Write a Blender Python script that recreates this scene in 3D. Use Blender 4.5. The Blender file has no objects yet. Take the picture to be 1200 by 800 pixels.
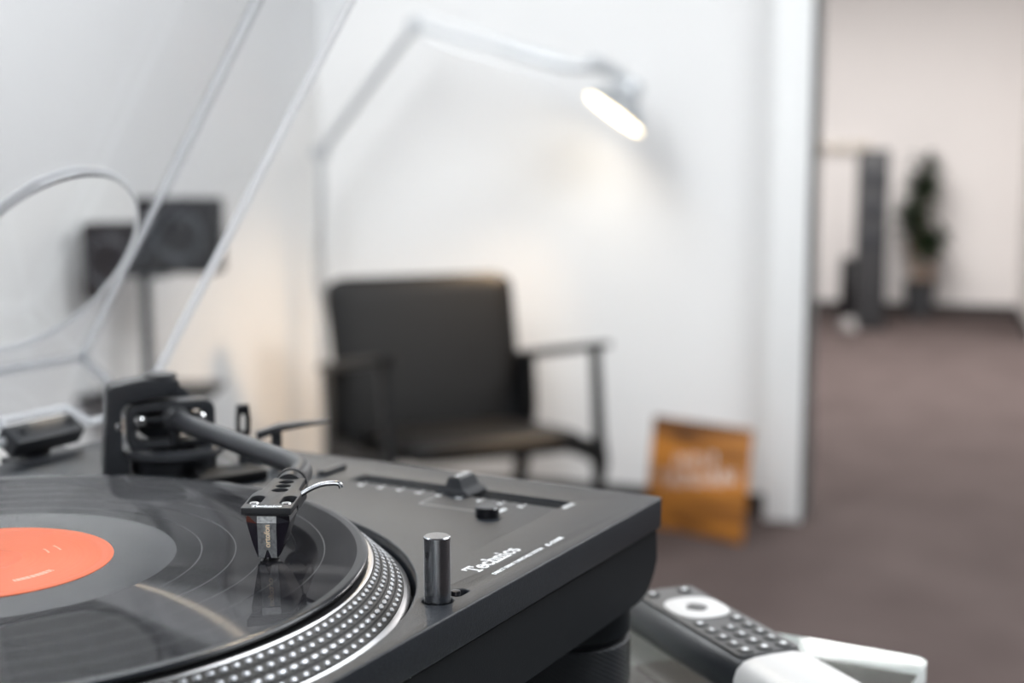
import bpy, bmesh, math, random
from mathutils import Vector, Matrix
random.seed(4)
R = math.radians
sc = bpy.context.scene
COL = sc.collection

# ------------------------------------------------------------------ camera
ZR = 0.892                      # height of the record's top above the floor
YAW, PITCH = R(28.52), R(7.677)
cam_d = bpy.data.cameras.new('camera')
cam = bpy.data.objects.new('camera', cam_d); COL.objects.link(cam)
fw = Vector((math.cos(YAW)*math.cos(PITCH), math.sin(YAW)*math.cos(PITCH), -math.sin(PITCH)))
rt = Vector((math.sin(YAW), -math.cos(YAW), 0)); up = rt.cross(fw)
m = Matrix((rt, up, -fw)).transposed().to_4x4()
m.translation = Vector((-0.3689, -0.4368, ZR + 0.1588))
cam.matrix_world = m
cam_d.sensor_width = 36; cam_d.lens = 49.2
cam_d.clip_start = 0.02; cam_d.clip_end = 60
cam_d.dof.use_dof = True; cam_d.dof.focus_distance = 0.551; cam_d.dof.aperture_fstop = 5.6
sc.camera = cam

# ------------------------------------------------------------------ world and exposure
w = bpy.data.worlds.new('daylight'); sc.world = w; w.use_nodes = True
bg = w.node_tree.nodes['Background']
bg.inputs[0].default_value = (0.80, 0.90, 1.0, 1); bg.inputs[1].default_value = 0.25
sc.view_settings.view_transform = 'Standard'; sc.view_settings.look = 'None'
sc.view_settings.gamma = 1; sc.view_settings.use_curve_mapping = False
sc.view_settings.exposure = 0.0

# ------------------------------------------------------------------ materials
def nt(name):
    m = bpy.data.materials.new(name); m.use_nodes = True
    return m, m.node_tree.nodes, m.node_tree.links
def mat(name, col, rough=0.5, metal=0.0, spec=0.5, var=0.0, vscale=30, bump=0.0, bscale=200, coat=0.0):
    m, n, l = nt(name); b = n['Principled BSDF']
    b.inputs['Base Color'].default_value = (*col, 1); b.inputs['Roughness'].default_value = rough
    b.inputs['Metallic'].default_value = metal; b.inputs['Specular IOR Level'].default_value = spec
    b.inputs['Coat Weight'].default_value = coat
    tc = n.new('ShaderNodeTexCoord')
    if var:
        t = n.new('ShaderNodeTexNoise'); t.inputs['Scale'].default_value = vscale; t.inputs['Detail'].default_value = 4
        l.new(tc.outputs['Object'], t.inputs['Vector'])
        r = n.new('ShaderNodeValToRGB')
        r.color_ramp.elements[0].position = 0.3; r.color_ramp.elements[1].position = 0.7
        r.color_ramp.elements[0].color = (*[c*(1-var) for c in col], 1)
        r.color_ramp.elements[1].color = (*[min(1, c*(1+var)) for c in col], 1)
        l.new(t.outputs['Fac'], r.inputs['Fac']); l.new(r.outputs['Color'], b.inputs['Base Color'])
    if bump:
        t = n.new('ShaderNodeTexNoise'); t.inputs['Scale'].default_value = bscale; t.inputs['Detail'].default_value = 3
        l.new(tc.outputs['Object'], t.inputs['Vector'])
        bp = n.new('ShaderNodeBump'); bp.inputs['Strength'].default_value = bump; bp.inputs['Distance'].default_value = 0.001
        l.new(t.outputs['Fac'], bp.inputs['Height']); l.new(bp.outputs['Normal'], b.inputs['Normal'])
    return m
def emit(name, col, s):
    m, n, l = nt(name); n.remove(n['Principled BSDF'])
    e = n.new('ShaderNodeEmission'); e.inputs[0].default_value = (*col, 1); e.inputs[1].default_value = s
    l.new(e.outputs[0], n['Material Output'].inputs[0]); return m
def clear(name, tint, ior=1.49, haze=0.0, rough=0.03):
    """clear sheet: what is behind shows straight through, the surface reflects by Fresnel"""
    m, n, l = nt(name); n.remove(n['Principled BSDF'])
    tr = n.new('ShaderNodeBsdfTransparent'); tr.inputs[0].default_value = (*tint, 1)
    gl = n.new('ShaderNodeBsdfGlossy'); gl.inputs['Roughness'].default_value = rough
    fr = n.new('ShaderNodeFresnel'); ge = n.new('ShaderNodeNewGeometry')
    ri = n.new('ShaderNodeMapRange'); ri.inputs['To Min'].default_value = ior; ri.inputs['To Max'].default_value = 1/ior
    l.new(ge.outputs['Backfacing'], ri.inputs['Value']); l.new(ri.outputs[0], fr.inputs[0])   # a sheet reflects alike from both sides
    mx = n.new('ShaderNodeMixShader'); l.new(fr.outputs[0], mx.inputs[0])
    l.new(tr.outputs[0], mx.inputs[1]); l.new(gl.outputs[0], mx.inputs[2]); out = mx
    if haze:
        df = n.new('ShaderNodeBsdfDiffuse'); df.inputs[0].default_value = (0.97, 0.98, 1.0, 1)
        ts = n.new('ShaderNodeBsdfTranslucent'); ts.inputs[0].default_value = (0.97, 0.98, 1.0, 1)
        ad = n.new('ShaderNodeMixShader'); ad.inputs[0].default_value = 0.45
        l.new(df.outputs[0], ad.inputs[1]); l.new(ts.outputs[0], ad.inputs[2])
        m2 = n.new('ShaderNodeMixShader'); m2.inputs[0].default_value = haze
        l.new(mx.outputs[0], m2.inputs[1]); l.new(ad.outputs[0], m2.inputs[2]); out = m2
    l.new(out.outputs[0], n['Material Output'].inputs[0]); return m

M = {}
M['plinth'] = mat('matt_black_plinth', (0.0135, 0.0165, 0.022), 0.46, spec=0.34, var=0.25, vscale=900, bump=0.25, bscale=1600)
M['body'] = mat('matt_black_rubber_base', (0.007, 0.0085, 0.011), 0.6, spec=0.2, bump=0.1, bscale=1200)
M['black'] = mat('satin_black_metal', (0.030, 0.032, 0.037), 0.40, spec=0.38, bump=0.05, bscale=900)
M['cable'] = mat('pale_grey_cable', (0.40, 0.38, 0.37), 0.6)
M['blackgloss'] = mat('gloss_black_plastic', (0.008, 0.008, 0.010), 0.15)
M['deep'] = mat('deep_black', (0.004, 0.004, 0.005), 0.6, spec=0.2)
M['darkmetal'] = mat('dark_anodised_metal', (0.07, 0.073, 0.08), 0.28, metal=1.0, bump=0.03, bscale=1500)
M['lightmetal'] = mat('polished_gunmetal', (0.33, 0.34, 0.36), 0.22, metal=1.0)
M['liftmetal'] = mat('grey_satin_metal', (0.36, 0.37, 0.39), 0.25, metal=1.0)
M['shell'] = mat('satin_black_shell', (0.022, 0.023, 0.026), 0.48, spec=0.3, bump=0.05, bscale=1500)
M['silver'] = mat('brushed_silver_metal', (0.42, 0.42, 0.43), 0.32, metal=1.0, bump=0.04, bscale=1500)
M['steel'] = mat('polished_steel', (0.85, 0.85, 0.86), 0.12, metal=1.0)
M['dot'] = mat('bare_metal_strobe_dot', (0.34, 0.35, 0.37), 0.36, metal=1.0)
M['band'] = mat('dark_platter_band', (0.035, 0.033, 0.031), 0.5, spec=0.3)
M['slip'] = mat('black_rubber_mat', (0.012, 0.012, 0.013), 0.7, spec=0.3, bump=0.2, bscale=500)
M['white_print'] = mat('white_print', (0.80, 0.83, 0.86), 0.5)
M['grey_print'] = mat('grey_print', (0.30, 0.31, 0.33), 0.5)
M['gold_print'] = mat('pale_gold_print', (0.85, 0.68, 0.50), 0.35)
M['cart'] = mat('cartridge_black', (0.012, 0.010, 0.016), 0.18, coat=0.3)
M['strip'] = mat('cartridge_silver_strip', (0.34, 0.35, 0.36), 0.32, metal=0.7, var=0.3, vscale=700)
M['acrylic'] = clear('clear_acrylic', (0.932, 0.938, 0.946), 1.45)
def refracting(name, tint, ior):
    m, n, l = nt(name); n.remove(n['Principled BSDF'])
    g = n.new('ShaderNodeBsdfGlass'); g.inputs['Color'].default_value = (*tint, 1); g.inputs['Roughness'].default_value = 0; g.inputs['IOR'].default_value = ior
    l.new(g.outputs[0], n['Material Output'].inputs[0]); return m
M['window'] = refracting('thick_clear_acrylic', (0.985, 0.99, 0.99), 1.49)
M['acrylic_edge'] = clear('whitened_acrylic_edge', (0.995, 0.997, 1.0), 1.25, haze=0.6, rough=0.3)  # white haze stands in for light carried along the acrylic edges
M['acrylic_seam'] = clear('whitened_acrylic_seam', (0.995, 0.997, 1.0), 1.25, haze=0.5, rough=0.2)  # white mixed in to imitate light caught along the seams
M['glass'] = clear('table_glass', (0.86, 0.93, 0.90), 1.52)
M['glass_edge'] = clear('table_glass_edge', (0.80, 0.95, 0.89), 1.5, haze=0.8, rough=0.05)
M['wall'] = mat('white_wall_paint', (0.84, 0.84, 0.84), 0.7, spec=0.2, var=0.01, vscale=3, bump=0.04, bscale=250)
M['wall_far'] = mat('warm_white_wall_paint', (0.80, 0.765, 0.745), 0.7, spec=0.2, var=0.01, vscale=3)
M['ceil'] = mat('grey_ceiling_paint', (0.22, 0.22, 0.23), 0.8, spec=0.1)
M['trimw'] = mat('white_lacquer', (0.88, 0.89, 0.89), 0.4)
M['dark_trim'] = mat('dark_skirting', (0.025, 0.023, 0.023), 0.6)
M['gasket'] = mat('dark_grey_door_seal', (0.06, 0.062, 0.06), 0.5)
M['lampmetal'] = mat('satin_aluminium_lamp', (0.56, 0.58, 0.60), 0.35, metal=0.7)
M['leather'] = mat('black_leather', (0.004, 0.004, 0.0045), 0.42, spec=0.25, bump=0.25, bscale=300)
M['frame'] = mat('black_painted_wood', (0.006, 0.006, 0.0065), 0.45, spec=0.3, bump=0.05)
M['speaker'] = mat('black_speaker_fabric', (0.010, 0.010, 0.013), 0.8, spec=0.2, bump=0.3, bscale=600)
M['stand'] = mat('dark_steel_stand', (0.05, 0.055, 0.065), 0.45, metal=0.3)
M['tower'] = mat('grey_tower_side', (0.045, 0.045, 0.048), 0.45)
M['pot'] = mat('dark_grey_pot', (0.045, 0.046, 0.05), 0.6)
M['soil'] = mat('brown_soil', (0.06, 0.04, 0.025), 0.9)
M['leaf'] = mat('dark_green_leaf', (0.014, 0.030, 0.008), 0.5, var=0.4, vscale=8)
M['stem'] = mat('brown_cane', (0.32, 0.18, 0.08), 0.7, var=0.3, vscale=20)
M['remote'] = mat('dark_grey_remote', (0.075, 0.076, 0.08), 0.45, bump=0.06, bscale=1500)
M['remote_side'] = mat('black_remote_side', (0.016, 0.018, 0.022), 0.4)
M['button'] = mat('dark_rubber_button', (0.05, 0.052, 0.056), 0.5)
M['white_plastic'] = mat('white_plastic', (0.53, 0.53, 0.535), 0.45)
M['board_edge'] = mat('orange_board_edge', (0.42, 0.17, 0.035), 0.6)
M['rail'] = mat('pale_beige_rail', (0.62, 0.56, 0.48), 0.6)
M['panel'] = emit('added_fill_panel_glow', (0.95, 0.98, 1.0), 10.8)  # glow of the panels added to light the main room
M['panel_far'] = emit('added_fill_panel_glow_far_room', (1.0, 0.975, 0.96), 15.0)  # glow of the panels added to light the far room
M['bulb'] = emit('warm_lamp_diffuser', (1.0, 0.80, 0.52), 9.0)
M['spot'] = emit('warm_spot_lens', (1.0, 0.82, 0.58), 60.0)

def carpet():
    m, n, l = nt('brown_grey_carpet'); b = n['Principled BSDF']
    b.inputs['Roughness'].default_value = 0.95; b.inputs['Specular IOR Level'].default_value = 0.1
    tc = n.new('ShaderNodeTexCoord')
    t = n.new('ShaderNodeTexNoise'); t.inputs['Scale'].default_value = 4; t.inputs['Detail'].default_value = 8
    l.new(tc.outputs['Object'], t.inputs['Vector'])
    r = n.new('ShaderNodeValToRGB')
    r.color_ramp.elements[0].position = 0.3; r.color_ramp.elements[0].color = (0.070, 0.053, 0.050, 1)
    r.color_ramp.elements[1].position = 0.7; r.color_ramp.elements[1].color = (0.093, 0.072, 0.068, 1)
    l.new(t.outputs['Fac'], r.inputs['Fac']); l.new(r.outputs['Color'], b.inputs['Base Color'])
    t2 = n.new('ShaderNodeTexNoise'); t2.inputs['Scale'].default_value = 350
    l.new(tc.outputs['Object'], t2.inputs['Vector'])
    bp = n.new('ShaderNodeBump'); bp.inputs['Strength'].default_value = 0.6; bp.inputs['Distance'].default_value = 0.004
    l.new(t2.outputs['Fac'], bp.inputs['Height']); l.new(bp.outputs['Normal'], b.inputs['Normal'])
    return m
M['carpet'] = carpet()

def radius_node(n, l):
    tc = n.new('ShaderNodeTexCoord')
    s = n.new('ShaderNodeSeparateXYZ'); l.new(tc.outputs['Object'], s.inputs[0])
    c = n.new('ShaderNodeCombineXYZ'); l.new(s.outputs[0], c.inputs[0]); l.new(s.outputs[1], c.inputs[1])
    ln = n.new('ShaderNodeVectorMath'); ln.operation = 'LENGTH'; l.new(c.outputs[0], ln.inputs[0])
    return tc, s, ln
def vinyl():
    """grooved black vinyl: a smooth glaze over fine rings that scatter light across the groove"""
    m, n, l = nt('grooved_black_vinyl'); b = n['Principled BSDF']
    tc, s, ln = radius_node(n, l)
    b.inputs['Base Color'].default_value = (0.008, 0.008, 0.010, 1)
    b.inputs['Specular IOR Level'].default_value = 0.0
    an = n.new('ShaderNodeBsdfAnisotropic'); an.inputs['Anisotropy'].default_value = 0.94; an.inputs['Rotation'].default_value = 0.0
    an.inputs['Color'].default_value = (0.9, 0.9, 0.92, 1)
    tg = n.new('ShaderNodeTangent'); tg.direction_type = 'RADIAL'; tg.axis = 'Z'
    l.new(tg.outputs[0], an.inputs['Tangent'])
    nz = n.new('ShaderNodeTexNoise'); nz.noise_dimensions = '1D'; nz.inputs['Scale'].default_value = 1300; nz.inputs['Detail'].default_value = 5
    l.new(ln.outputs['Value'], nz.inputs['W'])
    mr = n.new('ShaderNodeMapRange'); mr.inputs['To Min'].default_value = 0.18; mr.inputs['To Max'].default_value = 0.30
    l.new(nz.outputs['Fac'], mr.inputs['Value']); l.new(mr.outputs[0], an.inputs['Roughness']); b.inputs['Roughness'].default_value = 0.5
    n2 = n.new('ShaderNodeTexNoise'); n2.noise_dimensions = '1D'; n2.inputs['Scale'].default_value = 5200; n2.inputs['Detail'].default_value = 2
    l.new(ln.outputs['Value'], n2.inputs['W'])
    bp = n.new('ShaderNodeBump'); bp.inputs['Strength'].default_value = 0.025; bp.inputs['Distance'].default_value = 0.0002
    l.new(n2.outputs['Fac'], bp.inputs['Height']); l.new(bp.outputs['Normal'], b.inputs['Normal'])
    gl = n.new('ShaderNodeBsdfGlossy'); gl.inputs['Roughness'].default_value = 0.02
    fr = n.new('ShaderNodeFresnel'); fr.inputs[0].default_value = 1.55
    mu = n.new('ShaderNodeMath'); mu.operation = 'MULTIPLY'; mu.inputs[1].default_value = 0.36
    l.new(fr.outputs[0], mu.inputs[0])
    mx = n.new('ShaderNodeMixShader'); l.new(mu.outputs[0], mx.inputs[0])
    m0 = n.new('ShaderNodeMixShader'); m0.inputs[0].default_value = 0.045
    l.new(b.outputs[0], m0.inputs[1]); l.new(an.outputs[0], m0.inputs[2])
    l.new(m0.outputs[0], mx.inputs[1]); l.new(gl.outputs[0], mx.inputs[2])
    l.new(mx.outputs[0], n['Material Output'].inputs[0]); return m
M['vinyl'] = vinyl()
M['vinyl_smooth'] = mat('smooth_black_vinyl', (0.016, 0.018, 0.022), 0.18, spec=0.32)
def label_mat():
    m, n, l = nt('orange_record_label'); b = n['Principled BSDF']
    tc, s, ln = radius_node(n, l)
    b.inputs['Roughness'].default_value = 0.5; b.inputs['Specular IOR Level'].default_value = 0.2
    nz = n.new('ShaderNodeTexNoise'); nz.noise_dimensions = '1D'; nz.inputs['Scale'].default_value = 700; nz.inputs['Detail'].default_value = 2
    l.new(ln.outputs['Value'], nz.inputs['W'])
    r = n.new('ShaderNodeValToRGB')
    r.color_ramp.elements[0].color = (0.56, 0.105, 0.036, 1); r.color_ramp.elements[1].color = (0.61, 0.125, 0.046, 1)
    l.new(nz.outputs['Fac'], r.inputs['Fac']); l.new(r.outputs['Color'], b.inputs['Base Color'])
    return m
M['label'] = label_mat()
def wood_print():
    m, n, l = nt('printed_orange_wood_grain'); b = n['Principled BSDF']
    b.inputs['Roughness'].default_value = 0.5
    tc = n.new('ShaderNodeTexCoord')
    mp = n.new('ShaderNodeMapping'); mp.inputs['Scale'].default_value = (2.2, 1, 11)
    l.new(tc.outputs['Object'], mp.inputs[0])
    t = n.new('ShaderNodeTexNoise'); t.inputs['Scale'].default_value = 1.6; t.inputs['Detail'].default_value = 5; t.inputs['Distortion'].default_value = 0.8
    l.new(mp.outputs[0], t.inputs['Vector'])
    r = n.new('ShaderNodeValToRGB')
    r.color_ramp.elements[0].position = 0.34; r.color_ramp.elements[0].color = (0.10, 0.036, 0.008, 1)
    r.color_ramp.elements[1].position = 0.60; r.color_ramp.elements[1].color = (0.55, 0.21, 0.03, 1)
    l.new(t.outputs['Fac'], r.inputs['Fac']); l.new(r.outputs['Color'], b.inputs['Base Color'])
    return m
M['wood'] = wood_print()

# ------------------------------------------------------------------ helpers
def link(name, me, material=None, parent=None, smooth=False):
    if material is not None and not me.materials:
        for x in (material if isinstance(material, (list, tuple)) else [material]):
            me.materials.append(M[x] if isinstance(x, str) else x)
    o = bpy.data.objects.new(name, me); COL.objects.link(o)
    if parent: o.parent = parent
    if smooth:
        me.polygons.foreach_set('use_smooth', [True]*len(me.polygons))
        try: me.set_sharp_from_angle(angle=R(38))
        except Exception: pass
    return o
def done(bm, name, material, parent=None, smooth=False):
    bmesh.ops.recalc_face_normals(bm, faces=bm.faces)
    me = bpy.data.meshes.new(name); bm.to_mesh(me); bm.free()
    return link(name, me, material, parent, smooth)
def tag(o, label, cat, group=None):
    o['label'] = label; o['category'] = cat
    if group: o['group'] = group
    return o
def empty(name, loc, rz=0.0):
    o = bpy.data.objects.new(name, None); COL.objects.link(o)
    o.location = loc; o.rotation_euler = (0, 0, rz); o.empty_display_size = 0.05; return o
def struct(o): o['kind'] = 'structure'; return o
def bm_box(bm, x0, x1, y0, y1, z0, z1, mat4=None, bevel=0.0, seg=2):
    r = bmesh.ops.create_cube(bm, size=1.0); vs = r['verts']
    T = Matrix.Translation(((x0+x1)/2, (y0+y1)/2, (z0+z1)/2)) @ Matrix.Diagonal((abs(x1-x0), abs(y1-y0), abs(z1-z0), 1))
    bmesh.ops.transform(bm, matrix=T, verts=vs)
    if bevel:
        es = list({e for v in vs for e in v.link_edges})
        rb = bmesh.ops.bevel(bm, geom=es, offset=bevel, segments=seg, affect='EDGES', profile=0.5)
        vs = list({v for f in rb['faces'] for v in f.verts} | {v for v in vs if v.is_valid})
    if mat4 is not None: bmesh.ops.transform(bm, matrix=mat4, verts=[v for v in vs if v.is_valid])
    return vs
def box(name, x0, x1, y0, y1, z0, z1, material, parent=None, mat4=None, bevel=0.0, seg=2):
    bm = bmesh.new(); bm_box(bm, x0, x1, y0, y1, z0, z1, None, bevel, seg)
    if mat4 is not None: bmesh.ops.transform(bm, matrix=mat4, verts=bm.verts)
    return done(bm, name, material, parent, smooth=bevel > 0)
def lathe(name, prof, material, parent=None, seg=96, mat4=None, mats=None, close=False, smooth=True):
    """prof: (radius, z) points turned about z; mats gives a material index for each segment"""
    bm = bmesh.new(); rings = []
    for r, z in prof:
        if r < 1e-7: rings.append([bm.verts.new((0, 0, z))])
        else: rings.append([bm.verts.new((r*math.cos(2*math.pi*k/seg), r*math.sin(2*math.pi*k/seg), z)) for k in range(seg)])
    idx = list(range(len(prof)-1)) + ([-1] if close else [])
    for i in idx:
        a = rings[i]; b = rings[(i+1) % len(rings)]
        for k in range(seg):
            k2 = (k+1) % seg
            if len(a) == 1 and len(b) == 1: continue
            if len(a) == 1: f = bm.faces.new((a[0], b[k], b[k2]))
            elif len(b) == 1: f = bm.faces.new((a[k], b[0], a[k2]))
            else: f = bm.faces.new((a[k], b[k], b[k2], a[k2]))
            if mats: f.material_index = mats[i]
    if mat4 is not None: bmesh.ops.transform(bm, matrix=mat4, verts=bm.verts)
    return done(bm, name, material, parent, smooth=smooth)
def bm_tube(bm, pts, rad, seg=16, flat=1.0, cap=True):
    pts = [Vector(p) for p in pts]; n = len(pts)
    rads = rad if isinstance(rad, (list, tuple)) else [rad]*n
    rings = []; prev = None
    for i, p in enumerate(pts):
        t = (pts[min(i+1, n-1)] - pts[max(i-1, 0)]).normalized()
        if prev is None:
            a = Vector((0, 0, 1)) if abs(t.z) < 0.9 else Vector((1, 0, 0))
            s = t.cross(a).normalized()
        else: s = (prev - t*prev.dot(t)).normalized()
        prev = s; u = s.cross(t)
        rings.append([bm.verts.new(p + s*rads[i]*math.cos(2*math.pi*k/seg) + u*rads[i]*flat*math.sin(2*math.pi*k/seg)) for k in range(seg)])
    for i in range(n-1):
        for k in range(seg):
            bm.faces.new((rings[i][k], rings[i][(k+1) % seg], rings[i+1][(k+1) % seg], rings[i+1][k]))
    if cap: bm.faces.new(rings[0][::-1]); bm.faces.new(rings[-1])
def tube(name, pts, rad, material, parent=None, seg=16, flat=1.0):
    bm = bmesh.new(); bm_tube(bm, pts, rad, seg, flat); return done(bm, name, material, parent, smooth=True)
def smooth_path(pts, k=8):
    P = [Vector(p) for p in pts]; out = []
    for i in range(len(P)-1):
        p0 = P[max(i-1, 0)]; p1 = P[i]; p2 = P[i+1]; p3 = P[min(i+2, len(P)-1)]
        for j in range(k):
            t = j/k
            out.append(0.5*((2*p1) + (p2-p0)*t + (2*p0-5*p1+4*p2-p3)*t*t + (3*p1-p0-3*p2+p3)*t**3))
    out.append(P[-1]); return out
def curve_mesh(cu):
    o = bpy.data.objects.new('tmp', cu); COL.objects.link(o)
    dg = bpy.context.evaluated_depsgraph_get(); dg.update()
    me = bpy.data.meshes.new_from_object(o.evaluated_get(dg))
    bpy.data.objects.remove(o); bpy.data.curves.remove(cu); return me
def plate(name, outer, holes, z0, z1, material, parent=None, bevel=0.0, mat4=None, smooth=True):
    """flat plate cut from an outline with holes, z0..z1 thick, edges rounded by bevel"""
    cu = bpy.data.curves.new('tmp', 'CURVE'); cu.dimensions = '2D'; cu.fill_mode = 'BOTH'
    for pl in [outer] + list(holes):
        s = cu.splines.new('POLY'); s.points.add(len(pl)-1)
        for p, q in zip(s.points, pl): p.co = (q[0], q[1], 0, 1)
        s.use_cyclic_u = True
    cu.extrude = (z1-z0)/2 - bevel; cu.bevel_depth = bevel; cu.bevel_resolution = 2; cu.offset = -bevel
    me = curve_mesh(cu); me.materials.clear()
    T = Matrix.Translation((0, 0, (z0+z1)/2))
    me.transform((mat4 @ T) if mat4 is not None else T)
    bm = bmesh.new(); bm.from_mesh(me); bmesh.ops.remove_doubles(bm, verts=bm.verts, dist=1e-6)
    bpy.data.meshes.remove(me)
    return done(bm, name, material, parent, smooth)
def text(name, body, size, material, parent=None, mat4=None, bold=0.0, thick=0.00008, align='LEFT', shear=0.0, space=1.0):
    cu = bpy.data.curves.new('tmp', 'FONT'); cu.body = body; cu.size = size; cu.offset = bold; cu.extrude = thick
    cu.align_x = align; cu.shear = shear; cu.space_character = space; cu.resolution_u = 3
    me = curve_mesh(cu); me.materials.clear()
    if mat4 is not None: me.transform(mat4)
    return link(name, me, material, parent)
def circ(cx, cy, r, n=64, a0=0): return [(cx+r*math.cos(a0+2*math.pi*k/n), cy+r*math.sin(a0+2*math.pi*k/n)) for k in range(n)]
def rrect(x0, x1, y0, y1, r, n=6):
    out = []
    for cx, cy, a in ((x1-r, y1-r, 0), (x0+r, y1-r, 90), (x0+r, y0+r, 180), (x1-r, y0+r, 270)):
        for k in range(n+1): out.append((cx+r*math.cos(R(a+90*k/n)), cy+r*math.sin(R(a+90*k/n))))
    return out
def frame_matrix(o, ex, ey, ez):
    m = Matrix((Vector(ex), Vector(ey), Vector(ez))).transposed().to_4x4(); m.translation = Vector(o); return m

# ------------------------------------------------------------------ the room (its own axes: x along the wall, y into it)
RA = math.atan2(-0.977, 0.2115); RO = Vector((3.5395, 0.8644, 0))
RM = Matrix.Translation(RO) @ Matrix.Rotation(RA, 4, 'Z')
def room(x, y, z=0.0): return RM @ Vector((x, y, z))
def rbox(name, x0, x1, y0, y1, z0, z1, material, parent=None, bevel=0.0):
    return box(name, x0, x1, y0, y1, z0, z1, material, parent, RM, bevel)
H = 2.6
struct(rbox('floor', -4.5, 5, -7.5, 5.8, -0.12, 0, 'carpet'))
struct(rbox('ceiling', -4.5, 5, -7.5, 5.8, H, H+0.1, 'ceil'))
struct(rbox('wall_back', -1.386, 0.135, 0, 0.14, 0, H, 'wall'))
struct(rbox('wall_left', -1.53, -1.386, -6.44, 0.14, 0, H, 'wall'))
struct(rbox('wall_rear', -1.386, 2.6, -6.44, -6.3, 0, H, 'wall'))
struct(rbox('wall_far', -4.5, 5, 5.56, 5.7, 0, H, 'wall_far'))
struct(rbox('wall_far_right', 1.06, 1.2, 4.2, 5.56, 0, H, 'wall_far'))
struct(rbox('wall_far_left', -4.5, -4.36, 0.14, 5.56, 0, H, 'wall_far'))
struct(rbox('trim_1', 0.036, 0.139, -0.112, 0, 0, H, 'trimw', bevel=0.004))
tr2 = struct(rbox('trim_2', 0.139, 0.151, -0.095, 0.14, 0, H, 'gasket'))
rbox('strike_plate', 0.151, 0.1535, -0.07, -0.035, 0.28, 0.36, 'steel', tr2, 0.0008)
struct(rbox('baseboard_back', -1.386, 0.036, -0.012, 0, 0, 0.05, 'dark_trim'))
struct(rbox('baseboard_left', -1.386, -1.374, -6.3, 0, 0, 0.05, 'dark_trim'))
struct(rbox('baseboard_far', -4.36, 1.06, 5.545, 5.56, 0, 0.06, 'dark_trim'))
struct(rbox('baseboard_far_right', 1.045, 1.06, 4.2, 5.56, 0, 0.06, 'dark_trim'))

def added_fill_panel(x, y, label, sx=0.6, sy=0.6, glow='panel'):  # glowing ceiling panels, added out of view to light the rooms
    e = empty('added_ceiling_light', room(x, y, H), RA)
    box('frame', -sx-0.03, sx+0.03, -sy-0.03, sy+0.03, -0.03, 0, 'trimw', e, bevel=0.004)
    box('diffuser', -sx, sx, -sy, sy, -0.034, -0.028, glow, e)
    tag(e, label, 'fill light', 'added ceiling fill panels')
added_fill_panel(-0.95, -2.2, 'long white fill panel added on the ceiling beside the left wall', 0.36, 1.2)
added_fill_panel(1.7, -2.0, 'square white fill panel added on the ceiling right of the turntable', 0.8, 0.9)
added_fill_panel(0.4, -5.2, 'square white fill panel added on the ceiling behind the turntable')
added_fill_panel(0.0, 2.6, 'square white fill panel added on the ceiling in the room behind', 1.0, 1.0, glow='panel_far')
added_fill_panel(3.0, 2.6, 'square white fill panel added on the ceiling right in the room behind', 1.0, 1.0, glow='panel_far')

# small warm spot on the ceiling
e = empty('ceiling_spotlight', (2.0, 1.15, H), 0)
aim = (Vector((0.0, -0.1, ZR)) - Vector((2.0, 1.15, H-0.14))).normalized()
q = aim.to_track_quat('-Z', 'Y').to_matrix().to_4x4()
lathe('mount', [(0, 0), (0.05, 0), (0.05, -0.02), (0, -0.02)], 'trimw', e, 32)
tube('stem', [(0, 0, -0.02), (0, 0, -0.12)], 0.008, 'trimw', e, 12)
lathe('housing', [(0.0, 0.05), (0.035, 0.05), (0.038, -0.05), (0.034, -0.05), (0.03, -0.02), (0, -0.02)], 'trimw', e, 32, Matrix.Translation((0, 0, -0.14)) @ q)
lathe('lens', [(0, -0.035), (0.031, -0.035)], 'spot', e, 32, Matrix.Translation((0, 0, -0.14)) @ q)
sl_ = bpy.data.lights.new('spot_beam', 'SPOT'); sl_.energy = 34; sl_.color = (1.0, 0.80, 0.55); sl_.spot_size = R(30); sl_.spot_blend = 0.5; sl_.shadow_soft_size = 0.025
so = bpy.data.objects.new('spot_beam', sl_); COL.objects.link(so); so.parent = e
so.matrix_local = Matrix.Translation(Vector((0, 0, -0.14)) + aim*0.055) @ q
tag(e, 'small white ceiling spotlight with a warm lens over the turntable', 'spotlight')

# ------------------------------------------------------------------ glass table
TT = 0.102          # turntable feet stand this far below the record's top
ZT = ZR - TT
t = empty('glass_table', (0, 0, 0))
tag(t, 'clear glass table with slim steel legs under the turntable', 'table')
X0, X1, Y0, Y1, TH = -0.36, 0.350, -0.2935, 0.30, 0.010
outl = rrect(X0, X1, Y0, Y1, 0.008)
bm = bmesh.new()
top_v = [bm.verts.new((a, b, ZT)) for a, b in outl]; bot_v = [bm.verts.new((a, b, ZT-TH)) for a, b in outl]
bm.faces.new(top_v).material_index = 0; bm.faces.new(bot_v[::-1]).material_index = 0
for k in range(len(outl)):
    f = bm.faces.new((top_v[k], bot_v[k], bot_v[(k+1) % len(outl)], top_v[(k+1) % len(outl)])); f.material_index = 1
done(bm, 'glass_top', ['glass', 'glass_edge'], t)
for a, b in ((X0+0.06, Y0+0.05), (X0+0.06, Y1-0.06), (X1-0.12, Y0+0.09), (X1-0.12, Y1-0.06)):
    bm = bmesh.new(); bm_tube(bm, [(a, b, 0), (a, b, ZT-TH-0.004)], 0.016, 24)
    bm_tube(bm, [(a, b, ZT-TH-0.006), (a, b, ZT-TH)], 0.026, 24)
    done(bm, 'leg', 'darkmetal', t, True)

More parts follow.
